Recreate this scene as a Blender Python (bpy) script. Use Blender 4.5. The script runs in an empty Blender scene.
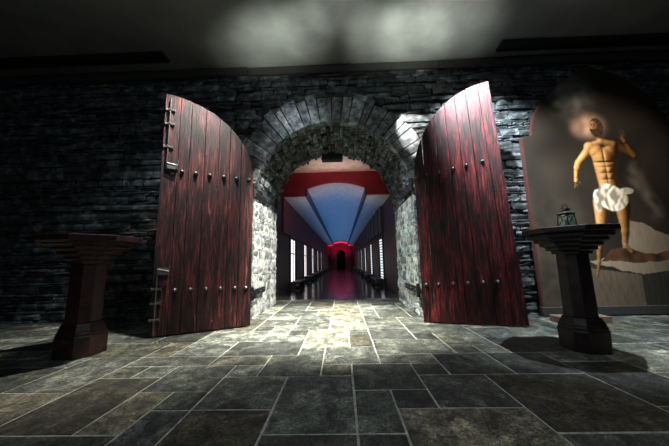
import bpy, bmesh, math, random
from mathutils import Vector, Matrix, noise
random.seed(7)
sc = bpy.context.scene
col = sc.collection
PI = math.pi
# ------------------------------------------------------------------ camera
H = 0.9
p_, y_, r_ = math.radians(8.2), math.radians(1.43), math.radians(-1.25)
fw = Vector((-math.sin(y_)*math.cos(p_), math.cos(y_)*math.cos(p_), math.sin(p_)))
rt = Vector((math.cos(y_), math.sin(y_), 0)); up = rt.cross(fw)
rt, up = rt*math.cos(r_)+up*math.sin(r_), -rt*math.sin(r_)+up*math.cos(r_)
cd = bpy.data.cameras.new('camera'); cam = bpy.data.objects.new('camera', cd); col.objects.link(cam)
M = Matrix((rt, up, -fw)).transposed().to_4x4(); M.translation = Vector((0, 0, H)); cam.matrix_world = M
cd.sensor_width = 36; cd.lens = 268/669*36; cd.clip_end = 200
sc.camera = cam
# ------------------------------------------------------------------ colour management, world
vs = sc.view_settings
vs.view_transform = 'Standard'; vs.look = 'None'; vs.gamma = 1; vs.use_curve_mapping = False; vs.exposure = 0.0
w = bpy.data.worlds.new('world'); sc.world = w; w.use_nodes = True
w.node_tree.nodes['Background'].inputs[0].default_value = (0.5, 0.6, 0.7, 1)
w.node_tree.nodes['Background'].inputs[1].default_value = 0.02
# ------------------------------------------------------------------ room lights (ceiling spots, hall washes, added fills)
def spot(name, loc, tgt, power, size, blend=0.6, color=(1, .93, .75), rad=0.03):
    l = bpy.data.lights.new(name, 'SPOT'); l.energy = power; l.spot_size = math.radians(size); l.spot_blend = blend
    l.color = color; l.shadow_soft_size = rad
    o = bpy.data.objects.new(name, l); col.objects.link(o); o.location = loc
    o.rotation_euler = (Vector(tgt)-Vector(loc)).to_track_quat('-Z', 'Y').to_euler(); return o
def area(name, loc, tgt, power, sx, sy, color, spr=180):
    l = bpy.data.lights.new(name, 'AREA'); l.shape = 'RECTANGLE'; l.size = sx; l.size_y = sy; l.energy = power; l.color = color; l.spread = math.radians(spr)
    o = bpy.data.objects.new(name, l); col.objects.link(o); o.location = loc
    o.rotation_euler = (Vector(tgt)-Vector(loc)).to_track_quat('-Z', 'Y').to_euler(); return o
WARM = (1, .97, .86); COOL = (.85, .95, 1)
spot('ceiling_spot_left', (-1.55, 3.1, 4.4), (-2.5, 3.6, 0), 1250, 62, .9, WARM)
spot('ceiling_spot_right', (3.0, 3.0, 4.4), (2.9, 3.9, 0), 900, 60, .8, COOL)
spot('ceiling_spot_centre', (-0.1, 3.0, 4.4), (-0.2, 4.2, 0), 5200, 50, 1, WARM)
spot('ceiling_spot_door', (1.5, 3.0, 4.4), (2.1, 3.8, 3.4), 3000, 60, 1, COOL)
spot('ceiling_spot_left_door', (-1.3, 2.9, 4.4), (-2.2, 3.6, 2.7), 320, 56, 1, COOL)
spot('ceiling_spot_arch', (0.75, 3.3, 4.3), (1.36, 4.5, 3.1), 900, 22, .35, (1, .98, .92))
spot('reveal_spot_left', (1.0, 3.0, 4.2), (-1.5, 5.2, 1.0), 2600, 34, .7, (1, .98, .92))
spot('reveal_spot_right', (-1.2, 3.0, 4.2), (1.2, 5.2, 1.0), 800, 34, .7, (.85, 1, 1))
spot('painting_spot', (3.4, 1.6, 4.35), (4.4, 4.4, 2.4), 520, 44, .95, (1, .93, .8))
spot('passage_spot', (-.1, 3.1, 4.4), (-.15, 5.3, 0), 2600, 26, .9, WARM)
for gx, gy, gp, gs in ((-1.5, 3.95, 110, 24), (-1.05, 3.85, 260, 28), (-.55, 3.75, 170, 26), (0, 3.2, 110, 30), (.65, 3.85, 240, 26), (1.2, 3.85, 480, 27), (1.75, 3.6, 300, 28)):
    spot('ceiling_glow', (gx*.35, 2.4, 2.6), (gx, gy, 4.48), gp*1.5, gs*1.15, 1, (.94, 1, .88), .12)  # unseen mid-air lamps, added to throw the glow onto the ceiling
spot('arch_wash', (-.6, 2.4, 4.3), (-.7, 4.5, 3.1), 170, 38, 1, COOL, .05)  # unseen extra lamp added to brighten the arch stones
spot('front_fill', (0, .6, 4.4), (0.2, 1.8, 0), 130, 85, 1, COOL, .2)  # unseen fill added to lift the dark foreground floor
area('room_fill', (0, -2.5, 3.6), (0, 4.5, 2.6), 38, 3, 1, (.8, .92, 1))
area('passage_glow', (-.13, 7.2, 3.2), (-.13, 7.2, 3.6), 1.6, 1.2, .3, (1, .9, .8))
for i in range(5):
    area('hall_blue_wash', (-.13, 10.8+i*4.4, 1.9), (-.13, 10.8+i*4.4, 3), 11, 1.9, 4.4, (.015, .33, 1), 125)
area('hall_entry_wash', (-.13, 8.3, 2.0), (-.13, 8.6, 3), 5, 2.0, .5, (1, .9, .82))
area('hall_red_wash', (-.13, 33.2, 2.2), (-.13, 34.0, 3.4), 75, 2.6, .5, (1, .01, .1))
spot('header_red_wash', (-.13, 6.7, 2.2), (-.13, 7.9, 3.3), 26, 110, 1, (1, .1, .2), .1)
spot('lobby_floor_spot', (-.13, 6.3, 3.5), (-.13, 6.6, 0), 110, 60, 1, (1, .8, .75))
# ------------------------------------------------------------------ materials
def nt(name):
    m = bpy.data.materials.new(name); m.use_nodes = True; t = m.node_tree
    return m, t, t.nodes['Principled BSDF']
def N(t, ty, **k):
    n = t.nodes.new(ty)
    for a, b in k.items(): setattr(n, a, b)
    return n
def ramp(t, fac, stops):
    r = N(t, 'ShaderNodeValToRGB'); e = r.color_ramp.elements
    while len(e) < len(stops): e.new(.5)
    for q, (p, c) in zip(e, stops): q.position = p; q.color = (*c, 1)
    t.links.new(fac, r.inputs[0]); return r.outputs[0]
def noise_n(t, scale, detail=6, rough=.6, vec=None, dist=0):
    n = N(t, 'ShaderNodeTexNoise'); n.inputs['Scale'].default_value = scale; n.inputs['Detail'].default_value = detail
    n.inputs['Roughness'].default_value = rough; n.inputs['Distortion'].default_value = dist
    if vec: t.links.new(vec, n.inputs['Vector'])
    return n.outputs[0]
def obj_vec(t, scale=(1, 1, 1)):
    tc = N(t, 'ShaderNodeTexCoord'); mp = N(t, 'ShaderNodeMapping'); mp.inputs['Scale'].default_value = scale
    t.links.new(tc.outputs['Object'], mp.inputs[0]); return mp.outputs[0]
def bump(t, b, h, s, d=.01):
    bn = N(t, 'ShaderNodeBump'); bn.inputs['Strength'].default_value = s; bn.inputs['Distance'].default_value = d
    t.links.new(h, bn.inputs['Height']); t.links.new(bn.outputs[0], b.inputs['Normal'])
def mixc(t, a, b, f, mode='MULTIPLY'):
    n = N(t, 'ShaderNodeMix', data_type='RGBA', blend_type=mode)
    if isinstance(f, (int, float)): n.inputs[0].default_value = f
    else: t.links.new(f, n.inputs[0])
    for q, v in ((6, a), (7, b)):
        if isinstance(v, tuple): n.inputs[q].default_value = (*v, 1)
        else: t.links.new(v, n.inputs[q])
    return n.outputs[2]
def stone_mat(name, c0, c1, c2, scale=6, bs=.8, rough=.75, attr=True, spec=.4, bd=.02):
    m, t, b = nt(name); v = obj_vec(t)
    c = ramp(t, noise_n(t, scale, 8, .7, v), [(.37, c0), (.5, c1), (.64, c2)])
    if attr:
        a = N(t, 'ShaderNodeAttribute'); a.attribute_name = 'tint'; c = mixc(t, c, a.outputs[0], 1.0)
    t.links.new(c, b.inputs['Base Color']); b.inputs['Roughness'].default_value = rough
    b.inputs['Specular IOR Level'].default_value = spec
    bump(t, b, noise_n(t, scale*4, 8, .75, v), bs, bd); return m
def plain(name, c, rough=.5, metal=0, bs=0, scale=30, spec=.5):
    m, t, b = nt(name); v = obj_vec(t)
    cc = ramp(t, noise_n(t, scale, 4, .6, v), [(.3, tuple(x*.75 for x in c)), (.7, tuple(min(1, x*1.2) for x in c))])
    t.links.new(cc, b.inputs['Base Color']); b.inputs['Roughness'].default_value = rough; b.inputs['Metallic'].default_value = metal
    b.inputs['Specular IOR Level'].default_value = spec
    if bs: bump(t, b, noise_n(t, scale*2, 5, .6, v), bs, .005)
    return m
def emit(name, c, s):
    m, t, b = nt(name); b.inputs['Base Color'].default_value = (.02, .02, .02, 1)
    b.inputs['Emission Color'].default_value = (*c, 1); b.inputs['Emission Strength'].default_value = s; return m
MAT = {}
MAT['wall'] = stone_mat('slate_wall', (.012, .015, .017), (.042, .05, .054), (.15, .17, .175), 7, 1, .6, spec=.5)
MAT['mortar'] = stone_mat('dark_mortar', (.008, .009, .01), (.014, .015, .016), (.03, .032, .033), 12, 1, .9, False)
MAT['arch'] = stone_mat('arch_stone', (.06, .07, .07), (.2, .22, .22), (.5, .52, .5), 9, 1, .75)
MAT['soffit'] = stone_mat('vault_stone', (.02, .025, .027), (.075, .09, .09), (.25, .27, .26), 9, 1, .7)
MAT['reveal'] = stone_mat('reveal_rubble', (.12, .13, .125), (.34, .36, .34), (.65, .66, .6), 11, 1, .8)
MAT['limemortar'] = stone_mat('lime_mortar', (.3, .3, .27), (.5, .5, .46), (.7, .7, .64), 12, .8, .9, False)
MAT['grout'] = stone_mat('pale_grout', (.25, .25, .2), (.42, .42, .36), (.6, .6, .5), 20, .5, .8, False)
def floor_mat():
    m, t, b = nt('slate_tiles'); v = obj_vec(t)
    a = N(t, 'ShaderNodeAttribute'); a.attribute_name = 'tint'
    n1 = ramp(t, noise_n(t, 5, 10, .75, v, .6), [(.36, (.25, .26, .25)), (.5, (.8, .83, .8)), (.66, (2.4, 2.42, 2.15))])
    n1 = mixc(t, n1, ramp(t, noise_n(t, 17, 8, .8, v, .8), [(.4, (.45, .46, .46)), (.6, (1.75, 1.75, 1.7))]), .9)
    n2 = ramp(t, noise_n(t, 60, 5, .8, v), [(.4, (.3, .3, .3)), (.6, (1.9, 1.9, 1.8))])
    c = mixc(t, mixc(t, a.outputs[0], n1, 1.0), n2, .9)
    t.links.new(c, b.inputs['Base Color'])
    r = N(t, 'ShaderNodeMapRange'); t.links.new(noise_n(t, 9, 6, .7, v), r.inputs[0])
    r.inputs[3].default_value = .38; r.inputs[4].default_value = .75
    t.links.new(r.outputs[0], b.inputs['Roughness']); b.inputs['Specular IOR Level'].default_value = .4
    bump(t, b, noise_n(t, 22, 10, .75, v, .4), .8, .012); return m
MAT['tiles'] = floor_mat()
MAT['hallfloor'] = plain('polished_dark_stone', (.05, .045, .045), .16, 0, .15, 8, .6)
MAT['ceiling'] = plain('grey_plaster_ceiling', (.15, .155, .15), .55, 0, 0, 2)
MAT['plainwall'] = plain('dark_plaster', (.05, .055, .06), .8)
MAT['red'] = plain('red_painted_plaster', (.24, .012, .026), .6, 0, 0, 3)
MAT['cream'] = plain('cream_plaster', (.72, .64, .54), .7, 0, 0, 3)
MAT['vault'] = plain('white_vault_plaster', (.55, .6, .64), .6, 0, .3, 10)
MAT['maroon'] = plain('maroon_panel', (.045, .010, .013), .5, 0, 0, 4)
MAT['frieze'] = plain('dull_red_frieze', (.15, .02, .028), .6, 0, 0, 4)
MAT['pier'] = plain('dark_brown_pier', (.05, .038, .038), .5, 0, 0, 4)
MAT['iron'] = plain('black_iron', (.03, .03, .032), .4, .8, .3, 60)
MAT['stud'] = plain('worn_iron_stud', (.16, .16, .155), .36, .9, .3, 80)
MAT['black'] = plain('black_paint', (.006, .006, .007), .5)
MAT['void'] = plain('matt_black_door', (.002, .002, .002), 1, spec=0)
MAT['beam'] = plain('blackened_timber', (.02, .019, .018), .7, 0, .5, 14)
MAT['redstone'] = stone_mat('dark_red_marble', (.008, .003, .003), (.025, .006, .007), (.055, .014, .016), 10, .15, .42, False, .5)
MAT['darkwood'] = stone_mat('dark_brown_oak', (.006, .003, .003), (.014, .007, .007), (.03, .015, .014), 14, .3, .4, False, .5)
MAT['redframe'] = plain('dark_red_frame', (.05, .016, .013), .5)
MAT['plank'] = plain('worn_board', (.16, .10, .07), .7, 0, .4, 20)
MAT['winL'] = emit('frosted_lit_pane', (1, .93, .9), 1.6)
MAT['winR'] = emit('frosted_cool_pane', (.8, .9, 1), 1.4)
MAT['lens'] = emit('lamp_lens', (1, .95, .85), 8)
m, t, b = nt('clear_glass'); b.inputs['Base Color'].default_value = (.8, .95, .9, 1); b.inputs['Transmission Weight'].default_value = .85; b.inputs['Roughness'].default_value = .08; MAT['glass'] = m
MAT['wax'] = plain('pale_wax', (.6, .62, .55), .5)
def wood_mat(name, red, seed):
    m, t, b = nt(name); tc = N(t, 'ShaderNodeTexCoord'); mp = N(t, 'ShaderNodeMapping')
    mp.inputs['Location'].default_value = (seed, seed*2, seed*3); mp.inputs['Scale'].default_value = (22, 3, 1.3)
    t.links.new(tc.outputs['Object'], mp.inputs[0])
    at = N(t, 'ShaderNodeAttribute'); at.attribute_name = 'tint'
    ad = N(t, 'ShaderNodeVectorMath', operation='ADD'); t.links.new(mp.outputs[0], ad.inputs[0])
    sca = N(t, 'ShaderNodeVectorMath', operation='SCALE'); t.links.new(at.outputs[0], sca.inputs[0]); sca.inputs[3].default_value = 40
    t.links.new(sca.outputs[0], ad.inputs[1])
    g = noise_n(t, 2.2, 10, .72, ad.outputs[0], .9)
    grain = ramp(t, g, [(.42, (.004, .003, .003)), (.49, (red[0]*.2, red[1]*.25, red[2]*.25)), (.56, red), (.66, (red[0]*1.7, red[1]*4, red[2]*3.4))])
    mp2 = N(t, 'ShaderNodeMapping'); mp2.inputs['Scale'].default_value = (4, 2, .8); t.links.new(tc.outputs['Object'], mp2.inputs[0])
    pat = ramp(t, noise_n(t, 2, 5, .6, mp2.outputs[0]), [(.4, (.22, .24, .24)), (.6, (1.5, 1.4, 1.4))])
    c = mixc(t, grain, pat, .9)
    t.links.new(c, b.inputs['Base Color']); b.inputs['Roughness'].default_value = .5; b.inputs['Specular IOR Level'].default_value = .35
    bump(t, b, g, .9, .012); return m
MAT['woodL'] = wood_mat('weathered_red_wood', (.07, .011, .012), 3.3)
MAT['woodR'] = wood_mat('red_stained_wood', (.135, .010, .013), 8.1)
# ------------------------------------------------------------------ mesh helpers
class MB:
    def __init__(s): s.v = []; s.f = []; s.c = []
    def add(s, vs_, fs, tint=(1, 1, 1)):
        n = len(s.v); s.v += [tuple(q) for q in vs_]; s.f += [tuple(i+n for i in f) for f in fs]; s.c += [tint]*len(vs_)
    def box(s, x0, x1, y0, y1, z0, z1, tint=(1, 1, 1)):
        s.add([(x0, y0, z0), (x1, y0, z0), (x1, y1, z0), (x0, y1, z0), (x0, y0, z1), (x1, y0, z1), (x1, y1, z1), (x0, y1, z1)],
              [(0, 3, 2, 1), (4, 5, 6, 7), (0, 1, 5, 4), (1, 2, 6, 5), (2, 3, 7, 6), (3, 0, 4, 7)], tint)
    def prism(s, poly, a0, a1, axis='y', tint=(1, 1, 1)):
        n = len(poly)
        def P(q, a): return {'y': (q[0], a, q[1]), 'z': (q[0], q[1], a), 'x': (a, q[0], q[1])}[axis]
        s.add([P(q, a0) for q in poly]+[P(q, a1) for q in poly],
              [tuple(range(n)), tuple(range(2*n-1, n-1, -1))]+[(i, i+n, (i+1) % n+n, (i+1) % n) for i in range(n)], tint)
    def rings(s, rings, closed=True, cap=True, tint=(1, 1, 1)):
        n = len(rings[0]); vs_ = [p for r in rings for p in r]; fs = []
        for k in range(len(rings)-1):
            for i in range(n if closed else n-1):
                j = (i+1) % n; fs.append((k*n+i, k*n+j, (k+1)*n+j, (k+1)*n+i))
        if cap: fs += [tuple(range(n-1, -1, -1)), tuple((len(rings)-1)*n+i for i in range(n))]
        s.add(vs_, fs, tint)
    def tube(s, a, b_, r, n=10, tint=(1, 1, 1)):
        a = Vector(a); b_ = Vector(b_); d = (b_-a).normalized(); u = d.orthogonal().normalized(); v = d.cross(u)
        s.rings([[p+(u*math.cos(t)+v*math.sin(t))*r for t in [2*PI*i/n for i in range(n)]] for p in (a, b_)], tint=tint)
    def lathe(s, prof, n=8, c=(0, 0), rot=PI/8, cap=True, sx=1):
        s.rings([[(c[0]+r*math.cos(rot+2*PI*i/n), c[1]+r*math.sin(rot+2*PI*i/n), z) for i in range(n)] for r, z in prof], cap=cap)
    def build(s, name, mat, parent=None, smooth=False, bevel=0):
        me = bpy.data.meshes.new(name); me.from_pydata(s.v, [], s.f); me.update()
        ca = me.color_attributes.new('tint', 'FLOAT_COLOR', 'POINT')
        ca.data.foreach_set('color', [x for c in s.c for x in (*c, 1)])
        bm = bmesh.new(); bm.from_mesh(me); bmesh.ops.recalc_face_normals(bm, faces=bm.faces); bm.to_mesh(me); bm.free()
        me.materials.append(MAT[mat]); o = bpy.data.objects.new(name, me); col.objects.link(o)
        if smooth:
            for p in me.polygons: p.use_smooth = True
        if bevel:
            md = o.modifiers.new('bevel', 'BEVEL'); md.width = bevel; md.segments = 2; md.limit_method = 'ANGLE'
        if parent: o.parent = parent
        return o
def struct(o): o['kind'] = 'structure'; return o
def tag(o, label, cat, group=None):
    o['label'] = label; o['category'] = cat
    if group: o['group'] = group
    return o
def thing(name, label, cat, loc=(0, 0, 0), rz=0, group=None):
    o = bpy.data.objects.new(name, None); col.objects.link(o); o.location = loc; o.rotation_euler = (0, 0, rz)
    o.empty_display_size = .1; return tag(o, label, cat, group)
R = random.random
def U(a, b_): return a+(b_-a)*R()
# ------------------------------------------------------------------ room shell
CX, AR, AZ, AO = -.13, 1.36, 2.02, 1.86       # arch centre, inner radius, springing height, outer radius
WY, BY = 4.5, 6.1                               # front and back of the thick wall
RL, RR, RB, CZ = -9.0, 9.0, -4.0, 4.48
b_ = MB(); b_.box(RL, RR, RB, BY+.6, -.1, -.0035); struct(b_.build('floor', 'grout'))
b_ = MB(); b_.box(RL, RR, RB, WY, CZ, CZ+.1); struct(b_.build('ceiling', 'ceiling'))
b_ = MB(); b_.box(RL-.1, RL, RB, WY, 0, CZ); struct(b_.build('wall_left', 'plainwall'))
b_ = MB(); b_.box(RR, RR+.1, RB, WY, 0, CZ); struct(b_.build('wall_right', 'plainwall'))
b_ = MB(); b_.box(RL, RR, RB-.1, RB, 0, CZ); struct(b_.build('wall_rear', 'plainwall'))
# solid core of the front wall, with the vaulted passage left open
core = MB()
core.box(RL, CX-AR-.06, WY+.06, BY-.02, 0, CZ); core.box(CX+AR+.06, RR, WY+.06, BY-.02, 0, CZ)
n = 24; pts = [(CX+(AR+.06)*math.cos(PI-PI*i/n), AZ+(AR+.06)*math.sin(PI-PI*i/n)) for i in range(n+1)]
for i in range(n):
    q = [pts[i], pts[i+1], (pts[i+1][0], CZ), (pts[i][0], CZ)]; core.prism(q, WY+.06, BY-.02)
struct(core.build('wall_front_core', 'mortar'))
def stone(mb, x0, x1, z0, z1, y, prot, tint, nx=3, nz=2, rough=.012, skew=.012):
    """irregular stone with its face in the xz plane looking to -y"""
    g = .006; x0 += g*U(.4, 2); x1 -= g*U(.4, 2); z0 += g*U(.2, 1.4); z1 -= g*U(.2, 1.4)
    d = [U(-skew, skew) for _ in range(4)]; vs_ = []
    tl = U(-.3, .3)*prot
    for k in range(nz+1):
        for i in range(nx+1):
            s, t = i/nx, k/nz
            za = z0+d[0]*.6*(1-s)+d[1]*.6*s; zb = z1+d[2]*.6*(1-s)+d[3]*.6*s
            edge = (i in (0, nx)) or (k in (0, nz))
            cx_ = .012*(1 if (i in (0, nx) and k in (0, nz)) else 0)
            vs_.append((x0+(x1-x0)*s+(cx_ if i == 0 else -cx_ if i == nx else U(-.01, .01)),
                        y-prot-tl*(s-.5)+(U(.004, .018) if edge else -U(0, rough)), za+(zb-za)*t+(0 if edge and k in (0, nz) and i in (0, nx) else U(-.006, .006))))
    m = (nx+1); fs = [(k*m+i, k*m+i+1, (k+1)*m+i+1, (k+1)*m+i) for k in range(nz) for i in range(nx)]
    # skirt back to the wall
    rim = [i for i in range(nx+1)]+[k*m+nx for k in range(1, nz+1)]+[nz*m+i for i in range(nx-1, -1, -1)]+[k*m for k in range(nz-1, 0, -1)]
    nb = len(vs_); vs_ += [(vs_[i][0], y+.07, vs_[i][2]) for i in rim]; L = len(rim)
    fs += [(rim[i], rim[(i+1) % L], nb+(i+1) % L, nb+i) for i in range(L)]
    mb.add(vs_, fs, tint)
def tintg(lo, hi):
    g = U(lo, hi); return (g*U(.93, 1.05), g, g*U(.96, 1.08))
wall = MB(); z = -.02
while z < CZ-.1:
    h = random.choice([.03, .045, .06, .075, .1, .12, .05]); h = min(h, CZ-z)
    zc = z+h/2
    hw = AO-.02
    if zc < AZ: gap = AR-.0+.0; gap = AR+.18+.1*(int(zc*6) % 2)
    elif zc < AZ+hw: gap = math.sqrt(max(0, hw*hw-(zc-AZ)**2))
    else: gap = 0
    for a, e in (((-7.4, CX-gap), (CX+gap, 7.4)) if gap else ((-7.4, 7.4),)):
        x = a
        while x < e-.02:
            wd = U(.1, .5)*(.7+h*5); wd = min(wd, e-x)
            if e-x-wd < .08: wd = e-x
            stone(wall, x, x+wd, z, z+h, WY+U(-.0, .02), U(.0, .055), tintg(.45, 1.7)); x += wd
    z += h
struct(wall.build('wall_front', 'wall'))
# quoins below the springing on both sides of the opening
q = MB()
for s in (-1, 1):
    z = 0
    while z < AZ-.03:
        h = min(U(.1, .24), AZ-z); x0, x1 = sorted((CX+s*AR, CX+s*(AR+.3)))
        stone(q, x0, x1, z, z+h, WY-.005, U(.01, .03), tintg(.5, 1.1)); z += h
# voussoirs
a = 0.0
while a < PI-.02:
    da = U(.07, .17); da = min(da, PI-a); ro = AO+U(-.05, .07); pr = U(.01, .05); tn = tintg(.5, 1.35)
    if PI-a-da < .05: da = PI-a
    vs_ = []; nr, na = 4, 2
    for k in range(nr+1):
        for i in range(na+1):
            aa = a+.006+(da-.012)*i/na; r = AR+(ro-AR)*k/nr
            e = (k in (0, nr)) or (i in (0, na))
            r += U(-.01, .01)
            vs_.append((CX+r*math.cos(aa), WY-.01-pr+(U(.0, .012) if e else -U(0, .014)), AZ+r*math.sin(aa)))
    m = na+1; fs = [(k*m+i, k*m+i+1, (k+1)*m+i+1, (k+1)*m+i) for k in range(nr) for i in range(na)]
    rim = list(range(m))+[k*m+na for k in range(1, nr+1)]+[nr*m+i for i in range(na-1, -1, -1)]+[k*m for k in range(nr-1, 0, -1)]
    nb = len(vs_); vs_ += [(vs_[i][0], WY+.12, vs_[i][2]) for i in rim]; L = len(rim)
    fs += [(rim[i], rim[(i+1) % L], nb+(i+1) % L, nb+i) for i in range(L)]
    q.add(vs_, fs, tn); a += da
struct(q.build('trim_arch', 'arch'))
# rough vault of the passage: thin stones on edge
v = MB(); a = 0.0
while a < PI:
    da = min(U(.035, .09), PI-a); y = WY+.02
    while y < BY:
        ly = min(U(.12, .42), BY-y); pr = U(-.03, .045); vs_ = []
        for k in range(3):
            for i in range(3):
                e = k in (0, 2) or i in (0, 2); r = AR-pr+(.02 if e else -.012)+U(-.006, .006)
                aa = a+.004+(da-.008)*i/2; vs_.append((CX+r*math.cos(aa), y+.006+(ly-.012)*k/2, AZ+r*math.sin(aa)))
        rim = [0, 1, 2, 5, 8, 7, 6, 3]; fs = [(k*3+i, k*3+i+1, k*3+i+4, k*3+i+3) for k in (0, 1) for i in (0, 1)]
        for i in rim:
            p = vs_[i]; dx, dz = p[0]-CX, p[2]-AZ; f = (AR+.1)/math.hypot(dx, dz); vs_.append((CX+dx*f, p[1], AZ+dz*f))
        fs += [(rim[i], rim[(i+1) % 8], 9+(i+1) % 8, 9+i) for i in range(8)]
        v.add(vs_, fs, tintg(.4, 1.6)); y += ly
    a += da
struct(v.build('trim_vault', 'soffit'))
# rubble reveals
for s, nm in ((-1, 'left'), (1, 'right')):
    t_ = MB(); z = 0
    while z < AZ:
        h = min(U(.07, .2), AZ-z); y = WY+.02
        while y < BY:
            ly = min(U(.08, .34), BY-y)
            mb = MB(); stone(mb, y, y+ly, z, z+h, 0, U(.0, .028), (1, 1, 1), rough=.01, skew=.03)
            t_.add([(CX+s*(AR+.01+p[1]), p[0], p[2]) for p in mb.v], mb.f, tintg(.35, 1.35)); y += ly
        z += h
    struct(t_.build('wall_passage_'+nm, 'reveal'))
    lm = MB(); x0, x1 = sorted((CX+s*(AR+.012), CX+s*(AR+.055))); lm.box(x0, x1, WY+.03, BY, 0, AZ); struct(lm.build('wall_mortar_'+nm, 'limemortar'))
# blackened timber plate along the wall head
bm_ = MB(); x = -7.4
while x < 7.4:
    l = min(U(.7, 1.8), 7.4-x); bm_.box(x, x+l-.01, WY-.07-U(0, .03), WY+.05, CZ-.16-U(0, .02), CZ-.02); x += l
struct(bm_.build('trim_wall_head', 'beam', bevel=.006))
# ------------------------------------------------------------------ floor tiles
cell = {}; tl = []
known = [(-2,0,2,3),(0,0,1,2),(0,2,2,2),(-4,1,2,2),(-4,3,1,1),(-3,3,2,2),(-1,4,2,2),(-1,3,1,1),(1,1,1,1),(-2,5,1,1),(1,4,2,1),(3,3,2,2),(2,3,1,1),
 (1,5,3,2),(4,5,1,1),(4,6,2,2),(4,0,3,3),(2,1,2,2),(1,-1,3,2),(5,3,2,2),(5,5,1,1),(-6,2,2,2),(-5,1,1,1),(-7,3,1,1),(-8,0,2,3),(-6,0,1,2),(-5,4,2,1),(-5,5,3,2),
 (-2,6,2,3),(0,6,1,2),(-4,-1,2,2),(-5,-1,1,2),(-8,4,3,1),(-7,5,2,2),(-10,2,2,3),(-12,0,4,2),(-11,-2,3,2),(-8,-2,3,2),(-2,-2,2,2),(0,-2,1,2),(7,1,2,3),(7,-1,3,2),
 (9,1,3,2),(6,5,3,2),(4,-2,3,2),(1,7,2,2),(3,7,1,1),(-7,7,3,2),(-4,7,2,1),(-4,8,1,2),(-3,8,1,1),(3,8,3,2),(1,9,2,1)]
known = [(i, j-0, w_, h_) for i, j, w_, h_ in known]
I0, I1, J0, J1 = -32, 33, -20, 21
def free(i, j, w_, h_): return all((a, c) not in cell and a < I1 and c < J1 for a in range(i, i+w_) for c in range(j, j+h_))
def put(i, j, w_, h_):
    for a in range(i, i+w_):
        for c in range(j, j+h_): cell[(a, c)] = 1
    tl.append((i, j, w_, h_))
for k in known:
    if free(*k): put(*k)
for j in range(J0, J1):
    for i in range(I0, I1):
        if (i, j) in cell: continue
        for w_, h_ in random.sample([(2,2),(3,2),(2,3),(2,1),(1,2),(2,2),(3,1)], 5)+[(1, 1)]:
            if free(i, j, w_, h_): put(i, j, w_, h_); break
TX, TY = .258, .243
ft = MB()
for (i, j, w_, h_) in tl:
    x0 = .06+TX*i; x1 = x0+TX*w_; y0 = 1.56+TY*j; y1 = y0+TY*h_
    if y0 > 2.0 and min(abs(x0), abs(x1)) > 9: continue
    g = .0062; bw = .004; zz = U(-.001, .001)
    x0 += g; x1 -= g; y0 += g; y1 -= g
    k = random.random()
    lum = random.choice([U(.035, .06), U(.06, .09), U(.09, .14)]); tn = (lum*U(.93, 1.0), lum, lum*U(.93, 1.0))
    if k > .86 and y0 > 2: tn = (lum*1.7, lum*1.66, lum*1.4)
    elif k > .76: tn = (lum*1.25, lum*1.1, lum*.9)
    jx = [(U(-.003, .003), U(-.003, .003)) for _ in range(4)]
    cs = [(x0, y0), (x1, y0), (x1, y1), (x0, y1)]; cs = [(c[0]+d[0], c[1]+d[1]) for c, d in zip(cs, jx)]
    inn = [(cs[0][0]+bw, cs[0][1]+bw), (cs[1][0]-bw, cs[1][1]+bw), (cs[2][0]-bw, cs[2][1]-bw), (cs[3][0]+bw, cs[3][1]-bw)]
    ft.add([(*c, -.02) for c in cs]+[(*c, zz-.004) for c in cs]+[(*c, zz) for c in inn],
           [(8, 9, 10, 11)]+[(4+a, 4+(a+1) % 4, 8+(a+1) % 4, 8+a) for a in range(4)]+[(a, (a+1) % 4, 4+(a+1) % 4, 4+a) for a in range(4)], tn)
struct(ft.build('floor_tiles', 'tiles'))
# ------------------------------------------------------------------ hall beyond
HL, HR, HY, HE = -1.78, 1.51, 7.85, 35.0
b_ = MB(); b_.box(HL-.6, HR+.6, BY+.6, HE+1, -.1, -.002); struct(b_.build('floor_hall', 'hallfloor'))
b_ = MB(); b_.box(-3, 3, BY-.02, HY+.2, 3.6, 3.7); struct(b_.build('ceiling_lobby', 'cream'))
for s, nm, x in ((-1, 'left', HL), (1, 'right', HR)):
    b_ = MB(); x0, x1 = sorted((x, x+s*.3)); b_.box(x0, x1, BY-.02, HY+.1, 0, 3.6); struct(b_.build('wall_lobby_'+nm, 'maroon'))
# red header with the arched cut-out of the vault
VX, VH, VS, VC = CX, .885, 3.10, 3.29
n = 16
arc = [(VX-VH*math.cos(PI*i/n), VS+(VC-VS)*math.sin(PI*i/n)) for i in range(n+1)]
arc = [(VX-VH+2*VH*i/n, VS+(VC-VS)*(1-(2*i/n-1)**2)) for i in range(n+1)]
hd = MB(); hd.box(HL, VX-VH, HY, HY+.12, 2.88, 3.62); hd.box(VX+VH, HR, HY, HY+.12, 2.88, 3.62)
for i in range(n): hd.prism([arc[i], arc[i+1], (arc[i+1][0], 3.62), (arc[i][0], 3.62)], HY, HY+.12)
struct(hd.build('wall_header', 'red'))
cl = MB(); cl.box(HL-.3, VX-VH, HY+.12, HE, 2.88, 2.98); cl.box(VX+VH, HR+.3, HY+.12, HE, 2.88, 2.98)
for i in range(n): cl.prism([arc[i], arc[i+1], (arc[i+1][0], 3.5), (arc[i][0], 3.5)], HY+.12, HE)
struct(cl.build('ceiling_hall', 'vault'))
rb = MB()
for s in (-1, 1):
    x0, x1 = sorted((VX+s*(VH-.012), VX+s*(VH+.045))); rb.box(x0, x1, HY-.01, HE, 2.86, VS+.03)
struct(rb.build('trim_vault_edge', 'pier'))
ew = MB(); ew.box(HL-.3, -.68, HE, HE+.2, 0, 3.5); ew.box(.42, HR+.3, HE, HE+.2, 0, 3.5)
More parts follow.
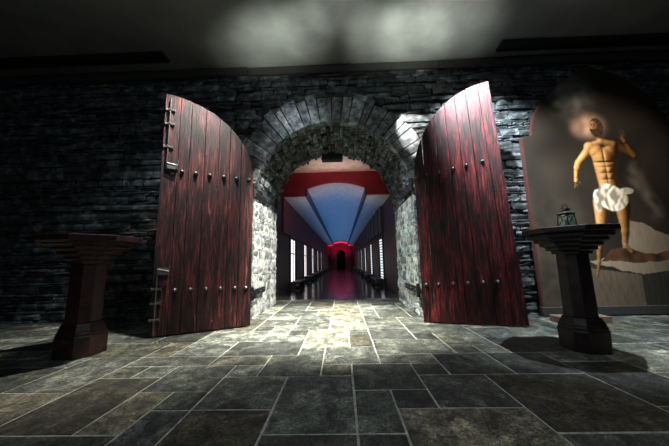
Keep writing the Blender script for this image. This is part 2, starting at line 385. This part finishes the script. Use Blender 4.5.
da_ = [(-.13-.55*math.cos(PI*i/12), 1.85+.52*math.sin(PI*i/12)) for i in range(13)]
for i in range(12): ew.prism([da_[i], da_[i+1], (da_[i+1][0], 3.5), (da_[i][0], 3.5)], HE, HE+.2)
struct(ew.build('wall_end', 'maroon'))
dd = MB(); dd.box(-.68, .42, HE+.15, HE+.2, 0, 2.4); struct(dd.build('door_1', 'void'))
cols = MB()
for x in (-1.35, 1.08): cols.lathe([(.14, 0), (.14, .2), (.1, .25), (.1, 2.5), (.15, 2.6), (.15, 2.72)], 12, (x, HE-.35), 0)
struct(cols.build('trim_end_columns', 'maroon'))
benchproto = None; lampproto = None; wn = 1
for s, nm, X, y0, pitch in ((-1, 'left', HL, 9.4, 3.3), (1, 'right', HR, 10.05, 3.55)):
    W_ = MB(); fz = MB(); pl = MB(); nb = int((HE-y0)/pitch)+1
    def bx(mb, a, b2, ya, yb, za, zb):
        xa, xb = sorted((X+s*a, X+s*b2)); mb.box(xa, xb, ya, yb, za, zb)
    prev = HY+.1
    for k in range(nb):
        ya = y0+k*pitch; yb = min(ya+.9, HE)
        if ya > HE-.5: break
        bx(W_, 0, .3, prev, ya, 0, 2.88); bx(W_, 0, .3, ya, yb, 0, .22); bx(W_, 0, .3, ya, yb, 1.72, 2.88); prev = yb
        pane = MB(); bx(pane, .03, .05, ya, yb, .22, 1.72); pf = struct(pane.build('window_%d' % wn, 'winL' if s < 0 else 'winR'))
        bars = MB()
        if s > 0:
            for i in range(14): bx(bars, .012, .025, ya, yb, .26+i*.104, .30+i*.104)
        else:
            bx(bars, .005, .028, ya+.5, ya+.53, .22, 1.72); bx(bars, .005, .028, ya, yb, 1.2, 1.23)
        bars.build('window_blind' if s > 0 else 'window_frame', 'pier', pf)
        wn += 1
        # pilasters beside each bay
        for yy in (ya-.32, yb+.12):
            if yy < HE-.3: bx(pl, -.03, .02, yy, yy+.2, 0, 1.82)
        # bench and uplight
        L0 = 'low dark bench under the %s window of the hall, %s' % (('first', 'second', 'third', 'fourth', 'fifth', 'sixth', 'seventh', 'eighth')[k] if k < 8 else 'last', nm+' side')
        t0 = thing('bench', L0, 'bench', (X-s*.19, ya+.5, 0), 0, 'low benches along the hall walls')
        if benchproto is None:
            e = MB(); e.box(-.15, .15, -.85, .85, .2, .26); pa = e.build('seat', 'pier', t0, bevel=.01)
            e = MB(); e.box(-.12, .12, -.8, -.68, 0, .2); pb = e.build('leg', 'pier', t0)
            e = MB(); e.box(-.12, .12, .68, .8, 0, .2); pc = e.build('leg', 'pier', t0)
            benchproto = (pa, pb, pc)
        else:
            for c in benchproto: d = c.copy(); col.objects.link(d); d.parent = t0
        L1 = 'small floor uplight against the %s pier on the %s side of the hall' % (('first', 'second', 'third', 'fourth', 'fifth', 'sixth', 'seventh', 'eighth')[k] if k < 8 else 'last', nm)
        t1 = thing('floor_uplight', L1, 'lamp', (X-s*.34, ya-.75, 0), 0, 'floor uplights along the hall walls')
        t1.rotation_euler.z = 0 if s < 0 else PI
        if lampproto is None:
            e = MB(); e.lathe([(.08, 0), (.08, .015), (.02, .02), (.02, .05)], 12); la = e.build('base', 'black', t1)
            e = MB(); e.lathe([(.05, .05), (.065, .1), (.065, .19), (.06, .19), (.058, .175)], 12, cap=False); lb = e.build('housing', 'black', t1)
            e = MB(); e.lathe([(.056, .176), (.04, .182)], 12); lc = e.build('lens', 'lens', t1)
            lampproto = (la, lb, lc)
        else:
            for c in lampproto: d = c.copy(); col.objects.link(d); d.parent = t1
    if prev < HE: bx(W_, 0, .3, prev, HE, 0, 2.88)
    struct(W_.build('wall_hall_'+nm, 'maroon')); struct(pl.build('trim_pilasters_'+nm, 'pier', bevel=.01))
    if s > 0:
        for k in range(40):   # dark folded frieze panel on the right
            ya = 9.55+k*.62
            if ya+.6 < HE: bx(fz, -.1-.03*(k % 2), 0, ya, ya+.58, 1.9, 2.84)
    else:
        bx(fz, -.05, 0, HY+.1, HE, 1.8, 2.88)
    struct(fz.build('trim_frieze_'+nm, 'pier' if s > 0 else 'frieze'))
# ------------------------------------------------------------------ the doors
def make_door(nm, label, hinge, outer, wid, front, mat, topf, shear, bolts):
    hx, hy = hinge; ang = math.atan2(outer[1]-hy, outer[0]-hx)
    t0 = thing(nm, label, 'door', (hx, hy, 0), ang)
    TH = .07; f = front   # visible face lies at y = 0, thickness away from it
    pk = MB(); cuts = [0]; 
    npl = 7
    for i in range(npl-1): cuts.append(wid*((i+1)/npl)+U(-.02, .02))
    cuts.append(wid)
    for i in range(npl):
        a, e = cuts[i]+.003, cuts[i+1]-.003; m = 5; tnt = (U(0, 1), U(0, 1), U(0, 1)); dj = U(0, .006)
        bot = [(a+(e-a)*k/m, .02) for k in range(m+1)]
        top = [(a+(e-a)*k/m, topf(a+(e-a)*k/m)+0) for k in range(m+1)]
        def S(p): return (p[0]-shear*(p[1]/3.4)*(p[0]/wid), p[1])
        nz = 10; rows = []
        y_f = -f*dj; y_b = -f*TH
        grid = [[S((bot[k][0], .02+(top[k][1]-.02)*j/nz)) for k in range(m+1)] for j in range(nz+1)]
        vs_ = [(p[0], y_f, p[1]) for r in grid for p in r]+[(p[0], y_b, p[1]) for r in grid for p in r]
        n0 = (nz+1)*(m+1); w1 = m+1; fs = []
        for j in range(nz):
            for k in range(m):
                q_ = (j*w1+k, j*w1+k+1, (j+1)*w1+k+1, (j+1)*w1+k); fs += [q_, tuple(n0+x for x in reversed(q_))]
        rim = list(range(w1))+[j*w1+m for j in range(1, nz+1)]+[nz*w1+k for k in range(m-1, -1, -1)]+[j*w1 for j in range(nz-1, 0, -1)]
        L = len(rim); fs += [(rim[i2], rim[(i2+1) % L], n0+rim[(i2+1) % L], n0+rim[i2]) for i2 in range(L)]
        pk.add(vs_, fs, tnt)
    pk.build('planks', mat, t0, bevel=.003)
    # ledges on the far side
    for z0 in (.5, 1.3, 2.1):
        e = MB(); ya, yb = sorted((-f*TH, -f*(TH+.035))); e.box(.04, wid-.1-shear*z0/3.4, ya, yb, z0, z0+.14); e.build('ledge', mat, t0)
    # iron studs
    for (zr, dz, xs) in bolts['studs']:
        for i, x in enumerate(xs):
            e = MB(); zz = zr+dz*i
            for r0, r1, h in ((.026, .02, .012),):
                rings = [[(x+r*math.cos(2*PI*k/8+.39), f*h_, zz+r*math.sin(2*PI*k/8+.39)) for k in range(8)] for r, h_ in ((.03, 0), (.028, .01), (.016, .03), (.006, .036))]
                e.rings(rings)
            e.build('stud', 'stud', t0)
    # vertical bolts with brackets and handles
    for (x, za, zb, hz, brs) in bolts['rods']:
        e = MB(); e.tube((x, f*.03, za), (x, f*.03, zb), .009); rod = e.build('bolt', 'stud', t0)
        for z1 in brs:
            e = MB(); ya, yb = sorted((0, f*.018)); e.box(x-.055, x+.055, ya, yb, z1-.012, z1+.012)
            ya, yb = sorted((0, f*.045)); e.box(x-.016, x+.016, ya, yb, z1-.014, z1+.014)
            e.box(x-.06, x-.045, *sorted((0, f*.025)), z1-.02, z1+.02); e.box(x+.045, x+.06, *sorted((0, f*.025)), z1-.02, z1+.02)
            e.build('bracket', 'stud', rod, bevel=.003)
        e = MB(); e.tube((x, f*.04, hz), (x-.13, f*.05, hz-.03), .013); e.tube((x-.13, f*.05, hz-.03), (x-.135, f*.05, hz+.05), .011)
        e.box(x-.13, x+.0, *sorted((f*.0, f*.014)), hz-.07, hz+.02)
        e.build('bolt_handle', 'stud', rod)
    # strap hinges from hinge side
    for z1 in bolts['straps']:
        e = MB(); e.box(-.05, .0, *sorted((f*.012, -f*.05)), z1-.03, z1+.03); e.tube((-.05, -f*.02, z1-.06), (-.05, -f*.02, z1+.06), .022)
        e.build('hinge_knuckle', 'iron', t0)
    return t0
def topL(s): return 2.17+1.14*math.sqrt(max(0, 1-((1.25-s)/1.25)**2))
def topR(s): return 2.13+1.39*math.sqrt(max(0, 1-((1.32-s)/1.32)**2))
make_door('arched_door', 'left leaf of tall arched plank door, dark red with iron bolts along its free edge', (-1.34, 3.99), (-2.43, 3.43), 1.225, 1, 'woodL', topL, 0,
          {'studs': [(2.17, .004, (.07, .25, .43, .62, .8, .97)), (.555, .004, (.08, .23, .42, .6, .79, .97))],
           'rods': [(1.155, 2.27, 3.24, 2.28, (3.07, 2.86, 2.52)), (1.175, .03, .87, .85, (.6, .42, .22))], 'straps': (.45, 2.1)})
make_door('arched_door', 'right leaf of tall arched plank door, bright red at its top, plain free edge beside the painting', (1.15, 4.05), (2.4, 3.68), 1.305, -1, 'woodR', topR, .15,
          {'studs': [(2.15, .028, (.03, .19, .37, .56, .74, .96)), (.54, .008, (.07, .24, .43, .62, .81, .99))], 'rods': [], 'straps': (.45, 2.1)})
# ------------------------------------------------------------------ iron straps let into the reveals
for lab, s, z1, y0, y1 in (('iron strap low on the left reveal of the passage', -1, .43, 4.3, 5.05), ('iron strap high on the left reveal of the passage', -1, 2.1, 4.3, 5.1),
                           ('iron strap low on the right reveal of the passage', 1, .43, 4.3, 5.2), ('iron strap high on the right reveal of the passage', 1, 2.12, 4.3, 5.2)):
    t0 = thing('iron_strap', lab, 'iron fitting', (CX+s*(AR-.03), y0, z1), 0, None)
    e = MB(); xa, xb = sorted((0, -s*.025)); e.box(xa, xb, 0, y1-y0, -.05, .05); e.build('bar', 'iron', t0, bevel=.004)
    e = MB(); e.tube((-s*.03, 0, -.1), (-s*.03, 0, .1), .03); e.build('pintle', 'iron', t0)
    for yy in (.15, .45, y1-y0-.06):
        e = MB(); e.tube((-s*.02, yy, 0), (-s*.045, yy, 0), .018, 8); e.build('bolt', 'stud', t0)
# black floodlight housing at the crown of the vault
t0 = thing('floodlight', 'black box floodlight hung at the crown of the arch', 'lamp', (-.17, 5.95, 3.22))
e = MB(); e.box(-.24, .24, -.09, .1, -.005, .13); e.box(-.25, .25, -.12, -.09, -.01, .02); e.build('housing', 'black', t0, bevel=.008)
e = MB(); e.box(-.03, .03, -.02, .02, .13, .2); e.build('bracket', 'black', t0)
# ------------------------------------------------------------------ ceiling slots
for lab, x0, x1, yy in (('long black slot fitting on the ceiling above the left wall', -7.3, -2.95, 4.08), ('long black slot fitting on the ceiling above the right painting', 2.75, 7.3, 4.14)):
    t0 = thing('ceiling_slot', lab, 'ceiling fitting', ((x0+x1)/2, yy, CZ-.03)); hl = (x1-x0)/2
    e = MB()
    for a in (-1, 1): e.box(-hl, hl, min(a*.1, a*.08), max(a*.1, a*.08), -.03, .028)
    e.box(-hl, -hl+.02, -.08, .08, -.03, .028); e.box(hl-.02, hl, -.08, .08, -.03, .028); e.build('frame', 'black', t0)
    e = MB(); e.box(-hl+.02, hl-.02, -.08, .08, .0, .026); e.build('recess', 'black', t0)
# ------------------------------------------------------------------ pedestals
def rr(h, ch): # chamfered square
    return [(h, -h+ch), (h, h-ch), (h-ch, h), (-h+ch, h), (-h, h-ch), (-h, -h+ch), (-h+ch, -h), (h-ch, -h)]
def loft(mb, prof): mb.rings([[(x, y, z) for x, y in rr(h, h*c)] for h, c, z in prof])
t0 = thing('stone_font', 'dark red stone pedestal font with wide octagonal basin, left of the doors', 'font', (-2.77, 2.9, 0))
e = MB(); loft(e, [(.192, .45, 0), (.192, .45, .2), (.184, .45, .21), (.184, .45, .235), (.174, .45, .245), (.174, .45, .26), (.15, .48, .33)]); e.build('base', 'redstone', t0, bevel=.004)
e = MB(); loft(e, [(.138, .5, .33), (.138, .5, .93)]); e.build('shaft', 'redstone', t0, bevel=.004)
e = MB(); loft(e, [(.165, .55, .93), (.165, .55, .96), (.21, .56, .985), (.21, .56, 1.01), (.26, .57, 1.035), (.26, .57, 1.06), (.31, .58, 1.085), (.31, .58, 1.105), (.38, .585, 1.135), (.38, .585, 1.15)]); e.build('moulding', 'redstone', t0, bevel=.003)
e = MB(); loft(e, [(.38, .585, 1.145), (.43, .585, 1.165), (.44, .585, 1.22), (.4, .585, 1.225), (.38, .585, 1.18), (.3, .585, 1.17)]); e.build('basin', 'redstone', t0, bevel=.003)
t0 = thing('pedestal_table', 'dark wooden pedestal with stepped octagonal top in front of the painting', 'pedestal', (2.37, 2.85, 0))
e = MB(); loft(e, [(.175, .5, -.02), (.175, .42, .19), (.166, .42, .2), (.166, .42, .225), (.156, .42, .235), (.156, .42, .25), (.13, .45, .31)]); e.build('base', 'darkwood', t0, bevel=.004)
e = MB(); loft(e, [(.122, .5, .31), (.118, .5, .94)]); e.build('shaft', 'darkwood', t0, bevel=.004)
e = MB(); pr = []
for i in range(5): h = .155+i*.044; z0 = .925+i*.042; pr += [(h, .57, z0), (h, .57, z0+.026), (h+.012, .57, z0+.03)]
loft(e, pr); e.build('stepped_moulding', 'darkwood', t0, bevel=.003)
e = MB(); loft(e, [(.365, .58, 1.135), (.375, .58, 1.14), (.375, .58, 1.185), (.365, .58, 1.19)]); e.build('top', 'darkwood', t0, bevel=.004)
# lantern
t0 = thing('lantern', 'small black metal lantern with glass sides on the pedestal top', 'lantern', (2.31, 2.78, 1.191), .2); t0.scale = (.78, .78, .98)
e = MB(); e.box(-.075, .075, -.075, .075, 0, .018); e.build('base', 'iron', t0, bevel=.003)
e = MB()
for sx in (-1, 1):
    for sy in (-1, 1): e.tube((sx*.068, sy*.068, .015), (sx*.058, sy*.058, .14), .006, 6)
for z1, h in ((.14, .06),): 
    e.box(-h, h, -h-.005, -h+.005, z1-.006, z1+.006); e.box(-h, h, h-.005, h+.005, z1-.006, z1+.006); e.box(-h-.005, -h+.005, -h, h, z1-.006, z1+.006); e.box(h-.005, h+.005, -h, h, z1-.006, z1+.006)
for sx, sy in ((1, 0), (-1, 0), (0, 1), (0, -1)):   # crossed guard wires
    for d in (-1, 1):
        a = (sx*.07 if sx else d*.06, sy*.07 if sy else d*.06, .02); c = (sx*.06 if sx else -d*.05, sy*.06 if sy else -d*.05, .135); e.tube(a, c, .003, 5)
e.build('frame', 'iron', t0)
e = MB()
for sx, sy in ((1, 0), (-1, 0), (0, 1), (0, -1)):
    if sx: e.box(sx*.061-.001, sx*.061+.001, -.055, .055, .02, .135)
    else: e.box(-.055, .055, sy*.061-.001, sy*.061+.001, .02, .135)
e.build('glass', 'glass', t0)
e = MB(); e.rings([[(sx*h, sy*h, z1) for sx, sy in ((-1, -1), (1, -1), (1, 1), (-1, 1))] for h, z1 in ((.072, .146), (.072, .152), (.03, .178), (.03, .19), (.04, .192), (.04, .2))]); e.build('cap', 'stud', t0)
e = MB(); pp = [(.04*math.cos(a_), 0, .2+.05*math.sin(a_)) for a_ in [PI*i/10 for i in range(11)]]
for i in range(10): e.tube(pp[i], pp[i+1], .004, 6)
e.build('handle', 'iron', t0)
e = MB(); e.lathe([(.022, .018), (.022, .085), (.018, .088)], 14); e.tube((0, 0, .085), (0, 0, .1), .002, 5); e.build('candle', 'wax', t0)
# low board behind the pedestal
e = MB(); e.prism([(2.95, 3.86), (3.62, 3.86), (3.62, 4.08), (2.95, 4.08)], 0.001, .085, 'z'); tag(e.build('wooden_board', 'plank', bevel=.005), 'low brown wooden board on the floor behind the pedestal, below the painting', 'board')
# ------------------------------------------------------------------ the painting (a flat picture on a thick arched panel)
PXc, PZ0, PZS, PZT = 4.40, .14, 2.92, 4.14
def halfw(z):
    if z <= PZS: return 1.31
    t = (z-PZS)/(PZT-PZS); return max(.012, 1.13*max(0, 1-t**1.9)**.72)
def lerp(a, b2, t): return tuple(x+(y-x)*t for x, y in zip(a, b2))
def ss(a, b2, x):
    t = min(1, max(0, (x-a)/(b2-a))); return t*t*(3-2*t)
def cap(p, a, b2, ra, rb2):
    ax, az = a; bx_, bz = b2; dx, dz = bx_-ax, bz-az; l2 = dx*dx+dz*dz
    t = min(1, max(0, ((p[0]-ax)*dx+(p[1]-az)*dz)/l2)) if l2 else 0
    qx, qz = p[0]-ax-dx*t, p[1]-az-dz*t; r = ra+(rb2-ra)*t
    side = (qx*dz-qz*dx)/(math.sqrt(l2)*r) if l2 else qx/r
    return math.hypot(qx, qz)-r, side, t
def inpoly(p, P):
    c = False; j = len(P)-1
    for i in range(len(P)):
        if (P[i][1] > p[1]) != (P[j][1] > p[1]) and p[0] < (P[j][0]-P[i][0])*(p[1]-P[i][1])/(P[j][1]-P[i][1])+P[i][0]: c = not c
        j = i
    return c

import numpy as np
limbs = [  # near to far order is carried by the height offset (last number)
 ((4.53, 1.72), (4.50, 1.27), .135, .075, .7, -.02), ((4.50, 1.27), (4.47, 1.06), .08, .042, .62, -.02), ((4.47, 1.05), (4.55, .95), .04, .04, .6, 0), ((4.55, .95), (4.60, .93), .04, .02, .6, 0),
 ((4.21, 1.75), (4.14, 1.30), .15, .085, 1.0, .0), ((4.14, 1.30), (4.06, 1.02), .088, .06, .7, 0), ((4.06, 1.02), (4.02, .80), .06, .04, .55, 0), ((4.02, .80), (3.96, .58), .042, .025, .5, 0),
 ((4.62, 2.69), (4.86, 2.52), .085, .06, .36, -.08), ((4.86, 2.52), (4.74, 2.76), .058, .035, .42, -.03), ((4.74, 2.78), (4.72, 2.83), .05, .04, .5, -.02),
 ((4.72, 2.84), (4.68, 2.95), .02, .012, .5, -.02), ((4.735, 2.85), (4.72, 2.98), .018, .011, .5, -.02), ((4.755, 2.84), (4.76, 2.97), .018, .011, .5, -.02), ((4.70, 2.80), (4.655, 2.87), .018, .012, .5, -.02),
 ((4.27, 2.60), (4.29, 2.52), .15, .13, 1.1, .02), ((4.48, 2.60), (4.48, 2.53), .13, .12, .85, .01),      # chest
 ((4.36, 2.5), (4.37, 2.0), .20, .165, 1.0, 0), ((4.38, 2.0), (4.37, 1.85), .17, .2, .95, 0),                # trunk
 ((4.22, 2.71), (4.35, 2.77), .085, .07, 1.0, .04), ((4.55, 2.72), (4.38, 2.77), .08, .07, .7, .04),             # shoulders
 ((4.16, 2.69), (4.15, 2.66), .105, .1, 1.25, .03), ((4.14, 2.64), (3.95, 2.43), .09, .068, 1.2, .02), ((3.95, 2.43), (3.91, 2.34), .072, .066, 1.2, .02), ((3.91, 2.34), (3.87, 2.20), .062, .04, 1.25, .02),
 ((3.87, 2.19), (3.86, 2.12), .042, .042, 1.15, .02), ((3.85, 2.11), (3.825, 2.00), .015, .010, 1.1, .03), ((3.87, 2.10), (3.865, 2.03), .014, .010, .9, .03), ((3.89, 2.15), (3.925, 2.07), .016, .010, 1.0, .03),
 ((4.34, 2.83), (4.31, 2.94), .062, .058, .55, 0)]
def grid_fields(X, Z):
    hgt = np.full(X.shape, -1.0); bri = np.zeros(X.shape); cov = np.full(X.shape, 9.0)
    for (ax, az), (bx_, bz), ra, rb2, br, off in limbs:
        dx, dz = bx_-ax, bz-az; l2 = dx*dx+dz*dz
        t = np.clip(((X-ax)*dx+(Z-az)*dz)/l2, 0, 1); r = ra+(rb2-ra)*t
        d = np.hypot(X-ax-dx*t, Z-az-dz*t)
        h = np.sqrt(np.clip(r*r-d*d, 0, None))+off; h = np.where(d < r, h, -1)
        k = .035; a_ = np.where(hgt > -.5, np.clip(.5+.5*(h-hgt)/k, 0, 1), 1.0)
        new = np.where(h < -.5, hgt, np.where(hgt < -.5, h, hgt*(1-a_)+h*a_+k*a_*(1-a_)))
        bri = np.where(h < -.5, bri, bri*(1-a_)+br*a_); hgt = new; cov = np.minimum(cov, d-r)
    # muscle relief of the trunk
    g = lambda cx, cz, sx, sz: np.exp(-((X-cx)/sx)**2-((Z-cz)/sz)**2)
    m = -.018*g(4.365, 2.55, .022, .13)-.010*g(4.37, 2.2, .016, .2)-.03*g(4.28, 2.42, .12, .02)-.03*g(4.46, 2.42, .11, .02)
    for zz_ in (2.34, 2.24, 2.13): m = m-.012*g(4.37, zz_, .1, .012)
    m = m+.02*g(4.30, 2.29, .04, .04)+.02*g(4.43, 2.29, .04, .04)+.018*g(4.31, 2.18, .04, .04)+.018*g(4.43, 2.18, .04, .04)-.02*g(4.37, 2.04, .015, .02)
    m = m+.02*g(4.2, 1.3, .04, .04)+0.0*X
    return hgt+m, bri, cov
def paintcol(x, z, hx_, hz_, br, cv_):
    n1 = noise.noise(Vector((x*2, z*2, 3))); n2 = noise.noise(Vector((x*7, z*7, 9))); n3 = noise.noise(Vector((x*30, z*6, 1))); n4 = noise.noise(Vector((x*25, z*25, 4)))
    c = lerp((.007, .006, .005), (.035, .026, .018), .5+.5*n1)
    c = lerp(c, (.24, .225, .20), .8*ss(.55, .05, math.hypot((x-3.95), (z-3.65)*.9))*(.55+.6*n2))  # pale upper-left patch: gloss glare painted into the picture's colour
    c = lerp(c, (.065, .052, .038), .8*ss(2.4, .6, z)*(.6+.5*n2)*ss(4.3, 3.7, x))
    dcl = abs(x-(4.93+.12*math.sin(z*5)+.06*n1)); c = lerp(c, (.17, .14, .11), (.35+.4*n2)*ss(.2, 0, dcl)*ss(1.3, 1.7, z)*ss(2.6, 2.1, z))
    d = math.hypot((x-4.19), (z-3.06)*1.2); c = lerp(c, (.85, .50, .34), .95*ss(.42, .0, d)**1.5*(.85+.5*n2))
    slab = [(4.46, 1.50), (4.66, 1.44), (5.7, .92), (5.7, .66), (4.66, .60), (4.05, .76), (3.85, .80), (4.4, .96)]
    if inpoly((x+.03*n2, z+.03*n2), slab): c = lerp((.26, .20, .14), (.12, .09, .06), ss(4.5, 5.5, x)*.7+.15+.25*n3+.2*n1)
    if inpoly((x, z+.03*n2), [(4.05, .82), (4.66, .78), (5.7, .84), (5.7, .96), (4.75, .92), (4.5, 1.02), (4.25, 1.0)]): c = lerp((.10, .045, .018), (.03, .018, .01), .5+n2)
    if inpoly((x, z), [(3.7, .74), (4.62, .60), (4.62, 0), (3.7, 0)]): c = lerp((.13, .09, .06), (.07, .052, .038), .5+.6*n3+.3*n1)
    if inpoly((x, z), [(4.62, .60), (5.8, .74), (5.8, 0), (4.62, 0)]): c = lerp((.018, .016, .013), (.04, .036, .03), .5+.5*n3)
    if cv_ < .01 and br > 0:
        L = max(0, (-hx_*-.62+ -hz_*.45+.62)/math.sqrt(1+hx_*hx_+hz_*hz_)); v_ = br*(.03+1.35*L**2.0)*(1-.45*ss(4.40, 4.66, x)-.3*ss(1.5, .6, z))*(1+.25*n4+.2*n2)
        q = (.70*v_**.9, .36*v_, .13*v_**1.2); c = lerp(c, q, ss(.008, -.035, cv_))
    d = math.hypot((x-4.36)/.29, (z-1.83)/.22)+.22*noise.noise(Vector((x*4.5, z*4, 2)))
    if x > 4.5: d = min(d, math.hypot((x-4.63)/.12, (z-1.93)/.06))
    if x < 4.2: d = min(d, math.hypot((x-4.15)/.07, (z-1.78)/.2))
    if d < 1:
        f = ss(-.5, .4, noise.noise(Vector(((x*1.5+z*.6)*9, (x*.4-z)*4, 5)))+.35*math.sin((x*2.2-z*.7+.1*n1)*22+5*n2))
        c = lerp(c, lerp((.22, .16, .10), (.86, .78, .62), f*ss(4.75, 4.35, x)+.1), ss(1.0, .86, d))
    d = math.hypot((x-4.325)/.115, (z-3.03)/.18)
    if d < 1.05: c = lerp(c, lerp((.028, .014, .008), (.08, .04, .02), .5+n4), ss(1.05, .9, d))
    fx, fz = x-4.272-(z-3.05)*.12, z-3.055
    d = math.hypot(fx/.066, fz/.112)
    if d < 1:
        f = .6+.5*ss(.02, -.05, fx)-.2*ss(-.02, .06, fx); c = lerp(c, (.50*f, .25*f, .12*f), ss(1, .8, d))
        for ex in (-.028, .022):
            c = lerp(c, (.05, .022, .012), .85*ss(.024, .008, math.hypot(fx-ex, (fz-.022)*1.7)))
            c = lerp(c, (.06, .03, .015), .7*ss(.012, .004, abs(fz-.045+abs(fx-ex)*.2))*ss(.026, .016, abs(fx-ex)))
        c = lerp(c, (.16, .07, .035), .7*ss(.012, .003, abs(fx-.006))*ss(-.03, -.015, fz)*ss(.03, .0, fz))
        c = lerp(c, (.05, .025, .013), ss(-.035, -.05, fz)*ss(.0, .3, d)); c = lerp(c, (.30, .10, .07), ss(.02, .008, abs(fx))*ss(.008, .003, abs(fz+.055)))
    return tuple(max(0, k) for k in c)
pt = thing('altar_painting', 'tall arch-topped painting of a bare-chested man in a white loincloth, on the right wall', 'painting', (PXc, 4.40, 0))
nx, nz = 230, 360; mb = MB(); YF = -.05
zs = [PZ0+(PZT-PZ0)*k/nz for k in range(nz+1)]
hw_ = np.array([halfw(z) for z in zs]); Zg = np.array(zs)[:, None]+np.zeros((1, nx+1)); Xg = PXc+hw_[:, None]*(2*np.arange(nx+1)/nx-1)[None, :]
e_ = .006; H0, BR, CV = grid_fields(Xg, Zg); HX = (grid_fields(Xg+e_, Zg)[0]-grid_fields(Xg-e_, Zg)[0])/(2*e_); HZ = (grid_fields(Xg, Zg+e_)[0]-grid_fields(Xg, Zg-e_)[0])/(2*e_)
HX = np.clip(HX, -4, 4); HZ = np.clip(HZ, -4, 4)
for k, z in enumerate(zs):
    for i in range(nx+1):
        x = float(Xg[k, i]); mb.v.append((x-PXc, YF, z)); mb.c.append(paintcol(x, z, float(HX[k, i]), float(HZ[k, i]), float(BR[k, i]), float(CV[k, i])))
mb.f = [(k*(nx+1)+i, k*(nx+1)+i+1, (k+1)*(nx+1)+i+1, (k+1)*(nx+1)+i) for k in range(nz) for i in range(nx)]
m, t, b = nt('oil_paint'); a = N(t, 'ShaderNodeAttribute'); a.attribute_name = 'tint'
t.links.new(a.outputs[0], b.inputs['Base Color']); b.inputs['Roughness'].default_value = .45; b.inputs['Specular IOR Level'].default_value = .35
bump(t, b, noise_n(t, 25, 6, .7, obj_vec(t)), .25, .004); MAT['paint'] = m
cv = mb.build('canvas', 'paint', pt)
for p in cv.data.polygons: p.use_smooth = True
zz = [PZ0-.03]+[PZ0+(PZT-PZ0)*k/60 for k in range(61)]
out = [(-halfw(z)-.02, z) for z in zz]+[(0, PZT+.03)]+[(halfw(z)+.02, z) for z in reversed(zz)]
e = MB(); e.prism(out, YF+.004, YF+.07); e.build('frame', 'redframe', pt)
e = MB(); e.box(-1.36, 1.36, YF-.05, YF+.06, .015, .14); e.build('base_rail', 'beam', pt, bevel=.006)
